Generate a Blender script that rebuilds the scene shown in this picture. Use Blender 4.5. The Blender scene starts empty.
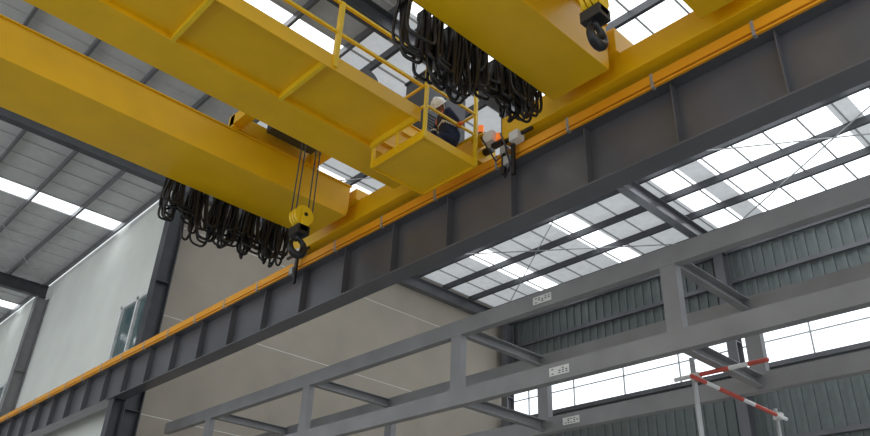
import bpy, bmesh, math, random
from mathutils import Vector, Matrix
random.seed(7)
DEBUG=None
ZO=1.6
def V(p): return Vector((p[0],p[1],p[2]+ZO))
# ---------- materials ----------
def mat(name,col,rough=0.5,metal=0.0,noise=0.12,scale=3.0,emis=0.0,bump=0.0,ecol=None,spec=0.5):
    m=bpy.data.materials.new(name); m.use_nodes=True
    nt=m.node_tree; b=nt.nodes['Principled BSDF']
    b.inputs['Roughness'].default_value=rough; b.inputs['Metallic'].default_value=metal
    b.inputs['Specular IOR Level'].default_value=spec
    tc=nt.nodes.new('ShaderNodeTexCoord'); n=nt.nodes.new('ShaderNodeTexNoise')
    n.inputs['Scale'].default_value=scale; n.inputs['Detail'].default_value=5
    nt.links.new(tc.outputs['Object'],n.inputs['Vector'])
    r=nt.nodes.new('ShaderNodeValToRGB')
    r.color_ramp.elements[0].position=0.3; r.color_ramp.elements[1].position=0.7
    r.color_ramp.elements[0].color=[c*(1-noise) for c in col]+[1]
    r.color_ramp.elements[1].color=[min(1,c*(1+noise)) for c in col]+[1]
    nt.links.new(n.outputs['Fac'],r.inputs['Fac']); nt.links.new(r.outputs['Color'],b.inputs['Base Color'])
    if emis>0:
        b.inputs['Emission Color'].default_value=list(ecol or col)+[1]; b.inputs['Emission Strength'].default_value=emis
    if bump>0:
        bp=nt.nodes.new('ShaderNodeBump'); bp.inputs['Strength'].default_value=bump; bp.inputs['Distance'].default_value=0.02
        nt.links.new(n.outputs['Fac'],bp.inputs['Height']); nt.links.new(bp.outputs['Normal'],b.inputs['Normal'])
    return m
YEL=mat('crane_yellow_paint',(0.90,0.53,0.004),0.38,noise=0.07,scale=1.2)
YEL2=mat('crane_yellow_bright',(0.93,0.63,0.015),0.4,noise=0.06)
ORG=mat('conductor_orange',(1.0,0.42,0.015),0.45,noise=0.05)
GRY=mat('primer_grey_steel',(0.15,0.152,0.165),0.32,metal=0.3,noise=0.14,scale=1.0)
GRD=mat('dark_grey_steel',(0.068,0.072,0.08),0.5,metal=0.2,noise=0.15)
GRF=mat('frame_grey_steel',(0.28,0.28,0.285),0.45,metal=0.1,noise=0.12,scale=1.5)
GRL=mat('light_grey_galvanised',(0.45,0.46,0.46),0.4,metal=0.4,noise=0.1)
BLK=mat('black_rubber',(0.012,0.012,0.014),0.4,noise=0.2)
ROOF=mat('roof_sheet_grey_glow',(0.45,0.46,0.46),0.5,noise=0.08,emis=0.06)  # faint emission put into the sheet to brighten the roof underside
ROOFR=mat('roof_sheet_white_glow',(0.55,0.57,0.57),0.5,noise=0.15,emis=0.38,ecol=(0.9,0.95,1))  # whole sheet glows by emission, standing in for daylight through the roofing
SKY=mat('translucent_skylight',(0.85,0.88,0.9),0.4,noise=0.04,emis=1.9,ecol=(0.93,0.97,1))
GLOW=mat('window_glazing',(0.8,0.85,0.9),0.2,noise=0.04,emis=1.5,ecol=(0.88,0.95,1))
TAN=mat('tan_plaster',(0.44,0.39,0.325),0.9,noise=0.07,scale=0.8,bump=0.2)
WHT=mat('white_plaster',(0.88,0.90,0.84),0.85,noise=0.04,scale=0.8)
CORR=mat('corrugated_sheet_grey_green',(0.15,0.172,0.168),0.45,metal=0.2,noise=0.1)
FLR=mat('concrete_floor',(0.38,0.37,0.35),0.8,noise=0.15,scale=0.6,bump=0.2)
GLS=mat('tinted_window_glass',(0.10,0.16,0.17),0.08,noise=0.1)
WFR=mat('white_window_frame',(0.9,0.92,0.9),0.4)
RED=mat('red_pipe_paint',(0.60,0.09,0.06),0.4)
WPL=mat('white_plastic',(0.8,0.8,0.78),0.35,noise=0.03)
HLM=mat('helmet_white_shell',(0.93,0.93,0.91),0.25,noise=0.02)
NAVY=mat('navy_workwear',(0.02,0.032,0.075),0.85,noise=0.3,scale=20)
SKIN=mat('skin',(0.36,0.19,0.12),0.55,noise=0.05,scale=12)
GLV=mat('orange_glove',(0.80,0.17,0.03),0.7)
REF=mat('reflective_tape',(0.75,0.76,0.7),0.35)
BOOT=mat('boot_leather',(0.03,0.02,0.015),0.6)
BCN=mat('amber_beacon_lens',(0.95,0.22,0.03),0.2,emis=0.5)
# ---------- mesh builder ----------
class M:
    def __init__(s): s.v=[];s.f=[];s.mi=[];s.mats=[];s.sm=[]
    def mid(s,m):
        if m not in s.mats: s.mats.append(m)
        return s.mats.index(m)
    def add(s,vs,fs,m,smooth=False):
        b=len(s.v); s.v+=[tuple(v) for v in vs]; k=s.mid(m)
        for f in fs: s.f.append([b+i for i in f]); s.mi.append(k); s.sm.append(smooth)
    def box(s,x0,x1,y0,y1,z0,z1,m):
        vs=[V((x,y,z)) for z in (z0,z1) for y in (y0,y1) for x in (x0,x1)]
        s.add(vs,[(0,2,3,1),(4,5,7,6),(0,1,5,4),(2,6,7,3),(0,4,6,2),(1,3,7,5)],m)
    def prism(s,prof,p,q,m,up=(0,0,1),smooth=False):
        P=V(p);Q=V(q);d=(Q-P).normalized();u=Vector(up)
        if abs(d.dot(u))>0.98: u=Vector((1,0,0))
        r=d.cross(u).normalized(); u=r.cross(d)
        n=len(prof); vs=[]
        for C in (P,Q):
            for a,b in prof: vs.append(C+r*a+u*b)
        fs=[(i,(i+1)%n,n+(i+1)%n,n+i) for i in range(n)]+[tuple(range(n))[::-1],tuple(range(n,2*n))]
        s.add(vs,fs,m,smooth)
    def bar(s,p,q,w,h,m,up=(0,0,1)):
        s.prism([(-w/2,-h/2),(w/2,-h/2),(w/2,h/2),(-w/2,h/2)],p,q,m,up)
    def ib(s,p,q,w,h,m,tf=0.02,tw=0.012,up=(0,0,1)):
        a=w/2;b=h/2;c=tw/2;t=b-tf
        s.prism([(-a,-b),(a,-b),(a,-t),(c,-t),(c,t),(a,t),(a,b),(-a,b),(-a,t),(-c,t),(-c,-t),(-a,-t)],p,q,m,up)
    def chan(s,p,q,w,h,m,t=0.012,up=(0,0,1)):
        a=w/2;b=h/2
        s.prism([(-a,-b),(a,-b),(a,-b+t),(-a+t,-b+t),(-a+t,b-t),(a,b-t),(a,b),(-a,b)],p,q,m,up)
    def cyl(s,p,q,r,m,n=14):
        s.prism([(r*math.cos(2*math.pi*i/n),r*math.sin(2*math.pi*i/n)) for i in range(n)],p,q,m,smooth=False)
    def tube(s,pts,r,m,n=6):
        P=[V(p) for p in pts]; N=len(P); vs=[]; ref=Vector((0.13,1,0.07)).normalized()
        for i in range(N):
            d=(P[min(i+1,N-1)]-P[max(i-1,0)]).normalized()
            a=d.cross(ref); a=a.normalized() if a.length>1e-4 else Vector((1,0,0)); b=d.cross(a)
            rr=r[i] if isinstance(r,(list,tuple)) else r
            for k in range(n):
                t=2*math.pi*k/n; vs.append(P[i]+a*math.cos(t)*rr+b*math.sin(t)*rr)
        fs=[(i*n+k,i*n+(k+1)%n,(i+1)*n+(k+1)%n,(i+1)*n+k) for i in range(N-1) for k in range(n)]
        fs+=[tuple(range(n))[::-1],tuple(range((N-1)*n,N*n))]
        s.add(vs,fs,m,True)
    def ball(s,c,r,m,sc=(1,1,1),n=12,zmin=-2):
        C=V(c); vs=[];R=n//2+1
        for i in range(R+1):
            th=math.pi*i/R
            for k in range(n):
                ph=2*math.pi*k/n
                vs.append(C+Vector((r*sc[0]*math.sin(th)*math.cos(ph),r*sc[1]*math.sin(th)*math.sin(ph),r*sc[2]*max(math.cos(th),zmin))))
        fs=[(i*n+k,(i+1)*n+k,(i+1)*n+(k+1)%n,i*n+(k+1)%n) for i in range(R) for k in range(n)]
        s.add(vs,fs,m,True)
    def obj(s,name,parent=None,bevel=0):
        me=bpy.data.meshes.new(name); me.from_pydata(s.v,[],s.f)
        for m in s.mats: me.materials.append(m)
        for i,p in enumerate(me.polygons): p.material_index=s.mi[i]; p.use_smooth=s.sm[i]
        bm=bmesh.new(); bm.from_mesh(me); bmesh.ops.remove_doubles(bm,verts=bm.verts,dist=1e-5)
        bmesh.ops.recalc_face_normals(bm,faces=bm.faces); bm.to_mesh(me); bm.free()
        o=bpy.data.objects.new(name,me); bpy.context.scene.collection.objects.link(o)
        if parent: o.parent=parent
        if bevel:
            b=o.modifiers.new('bev','BEVEL'); b.width=bevel; b.segments=2; b.limit_method='ANGLE'
        return o
def empty(name):
    e=bpy.data.objects.new(name,None); bpy.context.scene.collection.objects.link(e); return e

# ---------- room shell ----------
FL=-1.6
YW=22.1
a=M(); a.box(-10,26,-8,50,FL-0.2,FL,FLR); a.obj('floor')
RZ=13.75
a=M()
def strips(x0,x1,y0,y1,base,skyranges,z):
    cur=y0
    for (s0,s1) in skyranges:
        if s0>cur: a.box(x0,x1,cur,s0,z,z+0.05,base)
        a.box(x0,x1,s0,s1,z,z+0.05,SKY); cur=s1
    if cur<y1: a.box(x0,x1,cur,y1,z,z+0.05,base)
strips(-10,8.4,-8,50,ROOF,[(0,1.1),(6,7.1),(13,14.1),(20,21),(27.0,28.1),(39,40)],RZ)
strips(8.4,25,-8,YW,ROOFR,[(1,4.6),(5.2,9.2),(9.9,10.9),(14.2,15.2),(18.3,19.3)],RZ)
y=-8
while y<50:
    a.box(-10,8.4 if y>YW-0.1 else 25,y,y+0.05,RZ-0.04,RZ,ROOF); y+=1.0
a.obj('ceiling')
a=M()
x=-9.3
while x<8.3:
    a.chan((x,-8,RZ-0.16),(x,50,RZ-0.16),0.08,0.22,GRY); x+=1.6
x=9.2
while x<24.6:
    a.chan((x,-8,RZ-0.16),(x,YW-0.1,RZ-0.16),0.10,0.24,GRD); x+=1.62
a.obj('roof_purlins')
for yy in (11.2,21.9,35.1,47.0,-1.4):
    a=M()
    a.ib((-10,yy,13.2),(8.4,yy,13.2),0.3,0.55,GRD,0.03,0.02)
    if yy<23: a.ib((8.4,yy,13.2),(24.6,yy,13.2),0.3,0.5,GRY,0.03,0.02)
    a.obj('roof_rafter')
a=M()
for (p,q) in (((9.5,11.4,13.4),(16.5,21.6,13.4)),((16.5,11.4,13.4),(9.5,21.6,13.4)),((16.5,11.4,13.4),(24,21.6,13.4)),((24,11.4,13.4),(16.5,21.6,13.4)),((17,0,13.4),(24,11,13.4)),((24,0,13.4),(17,11,13.4)),((0,22.3,13.4),(8,34.8,13.4))):
    a.cyl(p,q,0.02,GRL,6)
a.obj('roof_bracing_rods')
# walls
a=M(); a.box(8.42,24.7,YW,YW+0.25,FL,RZ,TAN)
for z in (2.5,5.6,8.7,11.8): a.box(8.42,24.6,YW-0.01,YW,z,z+0.02,WHT)
a.obj('wall_back')
WINS=[(22.62,25.3,7.75,9.8),(36.0,39.0,7.8,9.6)]
a=M(); cur=YW+0.25
for (w0,w1,a0,a1) in WINS:
    a.box(8.55,8.75,cur,w0,FL,RZ,WHT); a.box(8.55,8.75,w0,w1,FL,a0,WHT); a.box(8.55,8.75,w0,w1,a1,RZ,WHT); cur=w1
a.box(8.55,8.75,cur,50,FL,RZ,WHT); a.obj('wall_left')
for i,(w0,w1,a0,a1) in enumerate(WINS):
    a=M(); t=0.12
    a.box(8.48,8.62,w0,w1,a0,a0+t,WFR);a.box(8.48,8.62,w0,w1,a1-t,a1,WFR)
    for yy in (w0,(w0+w1)/2-t/2,w1-t): a.box(8.48,8.62,yy,yy+t,a0,a1,WFR)
    a.box(8.57,8.6,w0+t,w1-t,a0+t,a1-t,GLS)
    a.obj('window_%d'%(i+1))
a=M(); a.box(-10,8.55,50,50.2,FL,RZ,WHT); a.obj('wall_far')
a=M()
a.box(24.7,24.8,-8,YW,FL,8.7,CORR); a.box(24.7,24.8,-8,YW,10.35,RZ,CORR)
y=-8
while y<YW-0.2:
    a.box(24.64,24.7,y,y+0.14,FL,8.7,CORR); a.box(24.64,24.7,y,y+0.14,10.35,RZ,CORR); y+=0.38
for z in (6.2,8.6,10.42,11.9,13.1): a.chan((24.55,-8,z),(24.55,YW-0.1,z),0.1,0.16,GRY)
a.obj('wall_right')
a=M()
a.box(24.72,24.76,-8,YW,8.7,10.35,GLOW)
y=-8
while y<YW: a.box(24.67,24.72,y,y+0.05,8.7,10.35,GRL); y+=2.4
a.box(24.66,24.72,-8,YW,9.45,9.49,GRL)
a.obj('window_3')
# ---------- columns ----------
def column(x,y,ztop,mm,name='steel_column',w=0.4):
    a=M(); a.ib((x,y,FL),(x,y,ztop),w,w+0.1,mm,0.03,0.02,up=(1,0,0))
    a.box(x-w*0.7,x+w*0.7,y-w*0.7,y+w*0.7,FL,FL+0.04,mm)
    for z in (2,5.5,9.5): a.box(x-w/2,x+w/2,y-w/2,y+w/2,z,z+0.02,mm)
    a.obj(name)
column(8.25,21.7,12.9,GRD)
column(8.28,35.1,12.9,GRF)
for yy in (21.6,11.2,-1.4): column(24.2,yy,12.9,GRY,w=0.35)
for yy in (21.7,35.1):
    a=M(); a.ib((7.83,yy,FL),(7.83,yy,5.77),0.33,0.33,GRD,0.02,0.015,up=(1,0,0)); a.box(7.62,8.0,yy-0.25,yy+0.25,5.74,5.775,GRD); a.obj('runway_support_column')
a=M(); a.cyl((8.3,35.75,FL),(8.3,35.75,12.4),0.12,WPL,12); a.tube([(8.3,35.75,12.3),(8.3,35.75,12.7),(8.3,36.0,13.0),(8.3,36.4,13.1)],0.12,WPL,12)
for z in (2,6,10): a.box(8.15,8.5,35.6,35.9,z,z+0.06,GRL)
a.obj('rain_downpipe')
# ---------- runway ----------
RW=empty('crane_runway')
a=M()
a.box(7.65,8.02,-4,49,6.82,6.85,GRY); a.box(7.65,8.02,-4,49,5.78,5.81,GRY); a.box(7.83,7.85,-4,49,5.81,6.82,GRY)
y=-3.4
while y<49:
    a.box(7.68,8.0,y,y+0.02,5.81,6.82,GRY); y+=1.45
a.obj('runway_beam',RW,bevel=0.004)
a=M(); a.prism([(-0.06,0),(0.06,0),(0.06,0.02),(0.015,0.04),(0.015,0.09),(0.04,0.1),(0.04,0.14),(-0.04,0.14),(-0.04,0.1),(-0.015,0.09),(-0.015,0.04),(-0.06,0.02)],(7.85,-4,6.85),(7.85,49,6.85),GRL); a.obj('crane_rail',RW)
a=M(); a.box(7.55,7.6,-4,49,6.85,7.0,ORG); a.box(7.56,7.6,-4,49,6.79,6.82,ORG)
y=-3.2
while y<49:
    a.bar((7.6,y,6.9),(7.7,y,6.86),0.05,0.03,GRD); a.box(7.54,7.61,y-0.02,y+0.02,6.77,7.01,GRL); y+=1.45
a.obj('conductor_bar',RW)
# ---------- crane ----------
def hook_block(par,x,y,z):
    a=M()
    for dy in (-0.07,0.0,0.07):
        a.cyl((x,y+dy-0.025,z),(x,y+dy+0.025,z),0.18,YEL2,24)
        a.cyl((x,y+dy-0.03,z),(x,y+dy+0.03,z),0.06,BLK,12)
    for dy in (-0.13,0.13): a.box(x-0.07,x+0.07,y+dy-0.01,y+dy+0.01,z-0.3,z+0.1,YEL2)
    a.cyl((x,y-0.15,z),(x,y+0.15,z),0.035,BLK)
    a.box(x-0.11,x+0.11,y-0.14,y+0.14,z-0.36,z-0.2,BLK)
    a.obj('hook_block_sheaves',par)
    a=M(); pts=[(x,y,z-0.3),(x,y,z-0.42)];rr=[0.04,0.045]
    c=(x,z-0.56)
    for i in range(13):
        t=math.radians(80-i*24); pts.append((c[0]+0.13*math.cos(t),y,c[1]+0.14*math.sin(t))); rr.append(0.035+0.035*math.sin(math.pi*i/12))
    a.tube(pts,rr,BLK,10)
    a.box(x-0.12,x-0.02,y-0.02,y+0.02,z-0.47,z-0.44,BLK); a.obj('lifting_hook',par)
def festoon(par,x0,x1,y,zt,d0,d1,n=11):
    a=M(); a.bar((x0-1.5,y,zt+0.1),(x1+0.2,y,zt+0.1),0.06,0.08,GRD)
    st=(x1-x0)/n
    xs_=[x0+i*st+random.uniform(-0.35,0.35)*st for i in range(n+1)]
    for x in xs_: a.box(x-0.03,x+0.03,y-0.15,y+0.15,zt-0.08,zt+0.05,BLK)
    for i in range(n):
        base=d0+(d1-d0)*i/(n-1); base*=random.uniform(0.8,1.08)
        for k in range(8):
            xa=xs_[i]+random.uniform(-.04,.04);xb=xs_[i+1]+random.uniform(-.04,.04)
            yy=y-0.14+k*0.04; dd=base*random.uniform(0.68,1.08); w=random.uniform(-0.02,0.12); tw=random.uniform(-0.1,0.1); sk=random.uniform(-0.07,0.07)
            pts=[]
            for j in range(15):
                t=j/14; xx=xa+(xb-xa)*t; bul=w*math.sin(2*math.pi*t); dep=(1-abs(2*t-1)**3.2)
                zz=zt-dd*dep
                pts.append((xx-bul+sk*dep+0.015*math.sin(9*t+k),yy+tw*math.sin(math.pi*t)+0.02*math.sin(8*t+i),zz))
            a.tube(pts,0.023,BLK,6)
    a.obj('festoon_cables',par)
def crane(yo,w1,cage,hz,fx,fd):
    par=empty('overhead_bridge_crane')
    zb=7.1;xe=7.2;xs=-9.5
    def girder(y0,y1,zt,nm):
        a=M()
        prof=[(xs,zb),(xe-0.05,zb),(xe,zb+0.1),(xe,zt),(xs,zt)]
        vs=[V((p[0],y0,p[1])) for p in prof]+[V((p[0],y1,p[1])) for p in prof]
        a.add(vs,[tuple(range(5)),tuple(range(5,10))]+[(i,(i+1)%5,5+(i+1)%5,5+i) for i in range(5)],YEL)
        a.box(xs,xe+0.02,y0-0.03,y1+0.03,zt,zt+0.025,YEL)
        a.box(xs,xe-0.05,y0-0.02,y1+0.02,zb-0.02,zb,YEL)
        a.box(xs,xe,(y0+y1)/2-0.04,(y0+y1)/2+0.04,zt+0.025,zt+0.09,GRD)
        a.obj(nm,par,bevel=0.006)
    zf=7.74 if cage else 7.95
    girder(yo+0.77,yo+0.77+w1,zf,'box_girder_far'); girder(yo-1.35,yo-0.67,7.95,'box_girder_near')
    a=M(); a.box(7.42,7.98,yo-2.35,yo+3.0,7.12,7.55,YEL)
    a.box(7.3,7.98,yo+0.7,yo+0.9+w1,7.5,zf,YEL); a.box(7.1,7.9,yo-1.4,yo-0.5,7.5,7.95,YEL)
    for yy in (yo-2.1,yo+2.75):
        a.cyl((7.8,yy,7.14),(7.9,yy,7.14),0.15,GRD,20)
    for yy,sg in ((yo-2.35,-1),(yo+3.0,1)):
        a.cyl((7.7,yy,7.33),(7.7,yy+sg*0.18,7.33),0.07,BLK,12); a.box(7.45,7.95,yy-0.01,yy+0.01,7.1,7.57,YEL)
    a.obj('end_carriage',par,bevel=0.008)
    a=M(); cx=5.75
    for yy in (yo-0.95,yo+1.25): a.box(cx-1.0,cx+0.9,yy-0.1,yy+0.1,8.1,8.4,YEL)
    for xx in (cx-0.9,cx+0.8): a.box(xx-0.1,xx+0.1,yo-1.0,yo+1.3,8.15,8.38,YEL)
    a.cyl((cx-0.2,yo-0.6,8.55),(cx-0.2,yo+0.75,8.55),0.28,GRD,20)
    a.cyl((cx+0.45,yo-0.9,8.85),(cx+0.45,yo-0.3,8.85),0.22,BLK,18); a.cyl((cx+0.45,yo-0.3,8.85),(cx+0.45,yo,8.85),0.14,GRD,16)
    a.box(cx+0.2,cx+0.7,yo-0.9,yo+0.7,8.38,8.62,GRD)
    for k in range(8): a.cyl((cx+0.45,yo-0.88+k*0.07,8.85),(cx+0.45,yo-0.86+k*0.07,8.85),0.245,BLK,18)
    a.box(cx-0.4,cx+0.6,yo+0.75,yo+1.0,8.2,8.9,GRD)
    for yy in (yo-0.95,yo+1.25):
        for xx in (cx-0.8,cx+0.7): a.cyl((xx,yy-0.05,8.15),(xx,yy+0.05,8.15),0.12,GRD,16)
    a.obj('hoist_trolley',par)
    # cabinet added on the near girder end as a dark backdrop for the helmet
    a=M(); a.box(7.15,8.2,yo-1.35,yo-0.8,7.98,9.35,GRD); a.box(7.1,8.25,yo-1.4,yo-0.75,7.95,8.0,YEL); a.box(7.12,8.23,yo-1.38,yo-0.77,9.35,9.39,GRD)
    a.box(7.665,7.675,yo-1.36,yo-1.35,8.0,9.33,BLK)
    for k in range(5): a.box(7.25,7.58,yo-1.365,yo-1.35,8.15+k*0.07,8.18+k*0.07,BLK)
    for xx in (7.6,7.74): a.box(xx-0.015,xx+0.015,yo-1.39,yo-1.35,8.6,8.75,GRL)
    a.obj('backdrop_cabinet',par)
    a=M()
    for dx in (-0.16,0.16):
        for dy in (-0.07,0.07): a.cyl((cx+dx,yo+dy,hz),(cx+dx*0.9,yo+dy,8.35),0.012,GRD,6)
    a.obj('hoist_ropes',par)
    hook_block(par,cx,yo,hz)
    festoon(par,fx[0],fx[1],yo+0.77+w1+0.25,7.35,fd[0],fd[1])
    ye=yo-2.55
    if cage:
        a=M(); yi=yo-1.35; yq=yo-2.5; xw=6.1
        a.box(xs,xw,yq,yi,7.16,7.18,YEL)
        a.box(xs,xw,yq-0.01,yq+0.01,7.05,7.3,YEL)
        x=xw-0.05
        while x>xs:
            a.bar((x,yq,7.11),(x,yi,7.11),0.06,0.1,YEL2); x-=1.75
        a.obj('walkway_deck',par)
        a=M()
        for xx in (4.45,2.6,0.75,-1.1,-3,-5,-7,-9): a.bar((xx,yq,7.1),(xx,yq,8.35),0.07,0.07,YEL2)
        for z in (7.75,8.33): a.bar((xs,yq,z),(xw,yq,z),0.045,0.045,YEL2)
        a.obj('walkway_railing',par)
        a=M(); cz=6.7; x0=6.1;x1=7.2;y0=yo-2.62;y1=yo-1.38
        a.box(x0,x1,y0,y1,cz,cz+0.02,YEL)
        for (p,q) in (((x0,y0),(x1,y0)),((x1,y0),(x1,y1)),((x1,y1),(x0,y1)),((x0,y1),(x0,y0))):
            a.bar((p[0],p[1],cz+0.05),(q[0],q[1],cz+0.05),0.03,0.15,YEL)
            for z in (7.3,7.72): a.bar((p[0],p[1],z),(q[0],q[1],z),0.035,0.035,YEL2)
        for px,py,tp in ((x0,y0,8.3),(x1,y0,8.2),(x1,y1,7.74),(x0,y1,7.74),(x0,(y0+y1)/2,7.74)):
            a.bar((px,py,cz),(px,py,tp),0.05,0.05,YEL2)
        a.obj('service_cage',par)
    a=M()
    a.cyl((7.4,ye,7.42),(7.4,ye,7.48),0.05,BLK); a.cyl((7.4,ye,7.48),(7.4,ye,7.62),0.05,BCN,14)
    a.box(7.36,7.52,ye-0.28,ye-0.08,7.2,7.4,WPL); a.box(7.33,7.6,ye-0.1,ye+0.2,7.38,7.42,YEL)
    a.bar((7.46,ye-0.45,7.75),(7.46,ye-0.45,6.5),0.06,0.05,BLK); a.bar((7.46,ye-0.65,7.15),(7.46,ye-0.2,7.15),0.06,0.06,BLK)
    a.box(7.4,7.5,ye-0.53,ye-0.42,6.85,7.0,GRL)
    a.tube([(7.4,ye,7.4),(7.3,ye-0.2,7.1),(7.33,ye-0.4,6.7),(7.42,ye-0.5,6.85)],0.015,BLK)
    a.tube([(7.44,ye-0.4,7.3),(7.3,ye-0.62,6.9),(7.33,ye-0.7,6.5),(7.42,ye-0.5,6.4)],0.015,BLK)
    ye=yo+3.1
    a.cyl((7.46,ye,7.2),(7.46,ye,7.32),0.05,BCN,14); a.box(7.36,7.52,ye-0.48,ye-0.3,6.98,7.14,WPL)
    a.bar((7.46,ye-0.3,7.3),(7.46,ye-0.3,6.4),0.06,0.05,BLK); a.box(7.4,7.5,ye-0.26,ye-0.14,6.62,6.78,GRL)
    a.bar((7.46,ye-0.7,7.1),(7.46,ye+0.1,7.1),0.05,0.05,BLK)
    a.obj('end_electrics',par)
    return par
crane(9.7,1.22,True,6.17,(4.3,6.8),(1.0,1.0))
crane(3.7,0.95,False,6.85,(4.5,7.0),(1.15,0.6))
# ---------- steel box frame ----------
a=M(); xf=9.5;xb=12.0
zT=5.28;zB=3.95
for x in (xf,xb):
    for z in (zT,zB): a.chan((x,-3,z),(x,YW-0.3,z),0.16,0.3,GRF,t=0.015)
for y in (1.0,5.2,9.7,14.6,19.2):
    for z in (zT,zB): a.chan((xf+0.08,y,z),(xb-0.08,y,z),0.14,0.2,GRF)
    for x in (xf,xb): a.box(x-0.075,x+0.075,y-0.13,y+0.13,zB+0.15,zT-0.15,GRF)
for x,y in ((xf,14.6),(xb,14.6),(xf,21.5),(xf,-2.5),(xb,-2.5)):
    a.ib((x,y,FL),(x,y,zB-0.15),0.2,0.2,GRF,up=(1,0,0))
fr=a.obj('steel_support_frame')
a=M()
for (y,z,x) in ((7.6,zT,xf),(7.3,zB,xf),(9.0,zB,xb)):
    X=x-0.09
    a.box(X,X+0.008,y-0.2,y+0.2,z-0.07,z+0.07,WPL)
    for k in range(3):
        for j in range(5):
            if random.random()<0.7: a.box(X-0.003,X,y-0.17+j*0.07,y-0.13+j*0.07,z-0.045+k*0.035,z-0.03+k*0.035,GRD)
a.obj('marking_labels',fr)
# ---------- red / white scaffold pipes ----------
a=M()
def striped(p,q,r,seg=0.5,off=0):
    P=Vector(p);Q=Vector(q);L=(Q-P).length;n=max(1,int(L/seg))
    for i in range(n): a.cyl(P.lerp(Q,i/n),P.lerp(Q,(i+1)/n),r,WPL if (i+off)%3==1 else RED,12)
ys=5.5;zs=3.7
striped((10.3,ys,zs),(13.4,ys,zs),0.034,0.35)
striped((10.5,ys+0.4,zs+0.07),(10.5,ys-1.1,zs+0.07),0.034,0.3,1)
a.cyl((10.5,ys+0.075,FL),(10.5,ys+0.075,zs+0.35),0.04,GRL,12)
a.cyl((13.2,ys+0.075,FL),(13.2,ys+0.075,zs+0.15),0.035,GRL,12)
for (x,y,z) in ((10.5,ys+0.04,zs+0.03),(13.2,ys+0.04,zs)):
    a.box(x-0.06,x+0.06,y-0.07,y+0.07,z-0.04,z+0.07,WPL)
a.obj('scaffold_pipe_rail')
# ---------- worker ----------
W=empty('construction_worker')
f=Vector((-0.86,0.34,0)).normalized(); l=Vector((-f.y,f.x,0)); k=Vector((0,0,1))
P0=Vector((7.03,7.42,7.24))
def pt(a_,b_,c_): return P0+f*a_+l*b_+k*c_
def skin(name,joints,edges,root,mats,choose,sub=3):
    me=bpy.data.meshes.new(name); me.from_pydata([V(j[0]) for j in joints],edges,[])
    o=bpy.data.objects.new(name,me); bpy.context.scene.collection.objects.link(o)
    s=o.modifiers.new('s','SKIN'); s.use_smooth_shade=True
    for i,j in enumerate(joints):
        d=me.skin_vertices[0].data[i]; r=j[1]; d.radius=(r,r) if not isinstance(r,tuple) else r; d.use_root=(i==root)
    sb=o.modifiers.new('b','SUBSURF'); sb.levels=sub; sb.render_levels=sub
    dg=bpy.context.evaluated_depsgraph_get(); nm=bpy.data.meshes.new_from_object(o.evaluated_get(dg))
    o.modifiers.clear(); o.data=nm; nm.materials.clear()
    for m_ in mats: nm.materials.append(m_)
    for p in nm.polygons: p.material_index=choose(p.center-Vector((0,0,ZO))); p.use_smooth=True
    o.parent=W; return o
handL=Vector((6.85,7.11,7.33)); handR=pt(0.50,-0.20,0.10)
shR=pt(0.18,-0.19,0.44); shL=pt(0.18,0.19,0.44)
elR=shR.lerp(handR,0.5)+Vector((0.05,0.05,-0.10)); elL=shL.lerp(handL,0.5)+Vector((0.17,0.02,-0.05))
J=[(pt(0,0,0),0.155),(pt(0.06,0,0.16),0.15),(pt(0.12,0,0.31),0.165),(pt(0.18,0,0.43),0.13),(pt(0.22,0,0.52),0.065),
   (shR,0.085),(elR,0.058),(handR.lerp(elR,0.18),0.042),
   (shL,0.085),(elL,0.058),(handL.lerp(elL,0.18),0.042),
   (pt(0.02,-0.11,-0.04),0.11),(pt(0.38,-0.16,-0.02),0.075),(pt(0.17,-0.14,-0.40),0.05),(pt(0.32,-0.16,-0.455),0.045),
   (pt(0.02,0.11,-0.04),0.11),(pt(0.35,0.13,-0.05),0.075),(pt(0.07,0.12,-0.40),0.05),(pt(0.22,0.13,-0.455),0.045)]
E=[(0,1),(1,2),(2,3),(3,4),(3,5),(5,6),(6,7),(3,8),(8,9),(9,10),(0,11),(11,12),(12,13),(13,14),(0,15),(15,16),(16,17),(17,18)]
def ch(c):
    if c.z<6.90: return 2
    r=c-P0; h=r.z-0.25*r.dot(f)
    if r.z>0.505 and (c-pt(0.22,0,0.52)).length<0.1: return 3
    for e,hh in ((elR,handR),(elL,handL)):
        t=(c-e).dot(hh-e)/(hh-e).length_squared
        if (c-e.lerp(hh,max(0,min(1,t)))).length<0.075:
            return 1 if 0.35<t<0.5 else 0
    if 0.20<h<0.235 : return 1
    if 0.30<h and 0.09<abs(r.dot(l))<0.16 : return 4
    return 0
skin('body',J,E,0,[NAVY,REF,BOOT,SKIN,GLV],ch)
a=M()
def L(x,y,z): return (x,y,z-ZO)
a.ball(L(0,0,0),0.1,SKIN,(0.95,0.78,1.18),20); a.ball(L(0.03,0,-0.065),0.065,SKIN,(1.0,0.85,0.85),14)
a.tube([L(0.085,0,0.03),L(0.105,0,0.0),L(0.118,0,-0.02),L(0.095,0,-0.03)],[0.009,0.012,0.017,0.012],SKIN,8)
for s_ in (-1,1):
    a.ball(L(0.083,s_*0.032,0.018),0.014,WPL,(0.7,1,0.8),10); a.ball(L(0.093,s_*0.032,0.018),0.006,BLK,(0.6,1,1),8)
    a.tube([L(0.09,s_*0.048,0.04),L(0.098,s_*0.03,0.043),L(0.098,s_*0.016,0.038)],0.005,BLK,6)
    a.ball(L(-0.005,s_*0.082,0.0),0.028,SKIN,(0.6,0.3,1.1),10)
a.tube([L(0.088,-0.026,-0.06),L(0.1,-0.01,-0.057),L(0.1,0.01,-0.057),L(0.088,0.026,-0.06)],0.006,GLV,6)
a.ball(L(-0.02,0,0.02),0.1,BLK,(0.92,0.82,1.1),16)
hd=a.obj('head',W)
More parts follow.
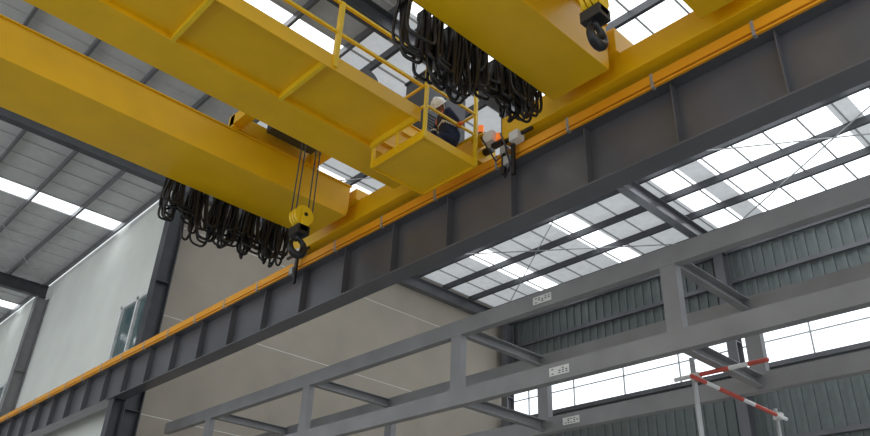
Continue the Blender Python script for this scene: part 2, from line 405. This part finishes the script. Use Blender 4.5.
a=M()
a.ball(L(-0.005,0,0.04),0.14,HLM,(1.08,0.9,0.95),24,zmin=0.0)
n=24; vs=[];fs=[]
for i in range(n):
    t=2*math.pi*i/n; ext=0.018+0.05*max(0,math.cos(t))**2
    for rr,zz in ((0.0,0.045),(ext,0.033),(ext,0.027),(0.0,0.036)):
        vs.append(V(L(-0.005+(0.148+rr)*math.cos(t),(0.123+rr)*math.sin(t),zz)))
for i in range(n):
    for j in range(4): fs.append((i*4+j,i*4+(j+1)%4,((i+1)%n)*4+(j+1)%4,((i+1)%n)*4+j))
a.add(vs,fs,HLM,True)
a.tube([L(-0.005+0.152*math.cos(t),0,0.04+0.135*math.sin(t)) for t in [math.radians(20+14*i) for i in range(11)]],0.012,HLM,6)
a.tube([L(0.03,s,z) for s,z in ((-0.088,0.03),(-0.08,-0.05),(-0.04,-0.12),(0.0,-0.132),(0.04,-0.12),(0.08,-0.05),(0.088,0.03))],0.005,BLK,5)
hl=a.obj('safety_helmet',W)
hp=V(pt(0.27,0,0.64)); ang=math.atan2(f.y,f.x)
mt=Matrix.Translation(hp)@Matrix.Rotation(ang+0.45,4,'Z')@Matrix.Rotation(math.radians(52),4,'Y')
hd.matrix_world=mt; hl.matrix_world=mt
def hand(name,wrist,target,out,side):
    d=(target-wrist).normalized(); o_=out.normalized(); sd=d.cross(o_).normalized()*side
    a=M()
    a.tube([wrist-d*0.03,wrist,wrist+d*0.03,wrist+d*0.08,wrist+d*0.095],[0.03,0.03,0.036,0.04,0.03],GLV,10)
    for i,(s_,ln) in enumerate(((-0.033,0.062),(-0.011,0.074),(0.011,0.070),(0.033,0.055))):
        b=wrist+d*0.085+sd*s_
        p=[b-d*0.02,b+d*ln*0.45,b+d*ln*0.7+o_*ln*0.35,b+d*ln*0.5+o_*ln*0.75,b+d*ln*0.2+o_*ln*0.85]
        a.tube(p,[0.011,0.0105,0.010,0.009,0.007],GLV,8)
    b=wrist+d*0.03-sd*0.03
    a.tube([b,b-sd*0.025+d*0.02+o_*0.01,b-sd*0.028+d*0.045+o_*0.03,b-sd*0.015+d*0.06+o_*0.045],[0.015,0.013,0.011,0.008],GLV,8)
    a.obj(name,W)
hand('hand_right',handR.lerp(elR,0.12),handR+f*0.05,Vector((0,0,-1)),-1)
hand('hand_left',handL.lerp(elL,0.12),handL+Vector((-0.02,-0.05,0)),Vector((0,-0.4,-1)),1)
# ---------- camera ----------
cam=bpy.data.cameras.new('camera'); co=bpy.data.objects.new('camera',cam); bpy.context.scene.collection.objects.link(co)
R=Vector((0.7269,-0.6858,0.039)).normalized(); F=Vector((0.583,0.6458,0.4934)).normalized()
U=R.cross(F).normalized(); R=F.cross(U).normalized()
cam.sensor_width=36; cam.lens=758/870*36; cam.clip_end=300
if DEBUG:
    u,v,zf=DEBUG; F=(F+R*(u-435)/758-U*(v-218)/758).normalized(); R=F.cross(U).normalized(); U=R.cross(F); cam.lens*=zf
m=Matrix((R,U,-F)).transposed().to_4x4(); m.translation=Vector((0,0,ZO)); co.matrix_world=m
bpy.context.scene.camera=co
# ---------- light ----------
w=bpy.data.worlds.new('sky'); bpy.context.scene.world=w; w.use_nodes=True
w.node_tree.nodes['Background'].inputs[0].default_value=(0.9,0.95,1,1); w.node_tree.nodes['Background'].inputs[1].default_value=1.05
bpy.context.scene.view_settings.view_transform='Standard'
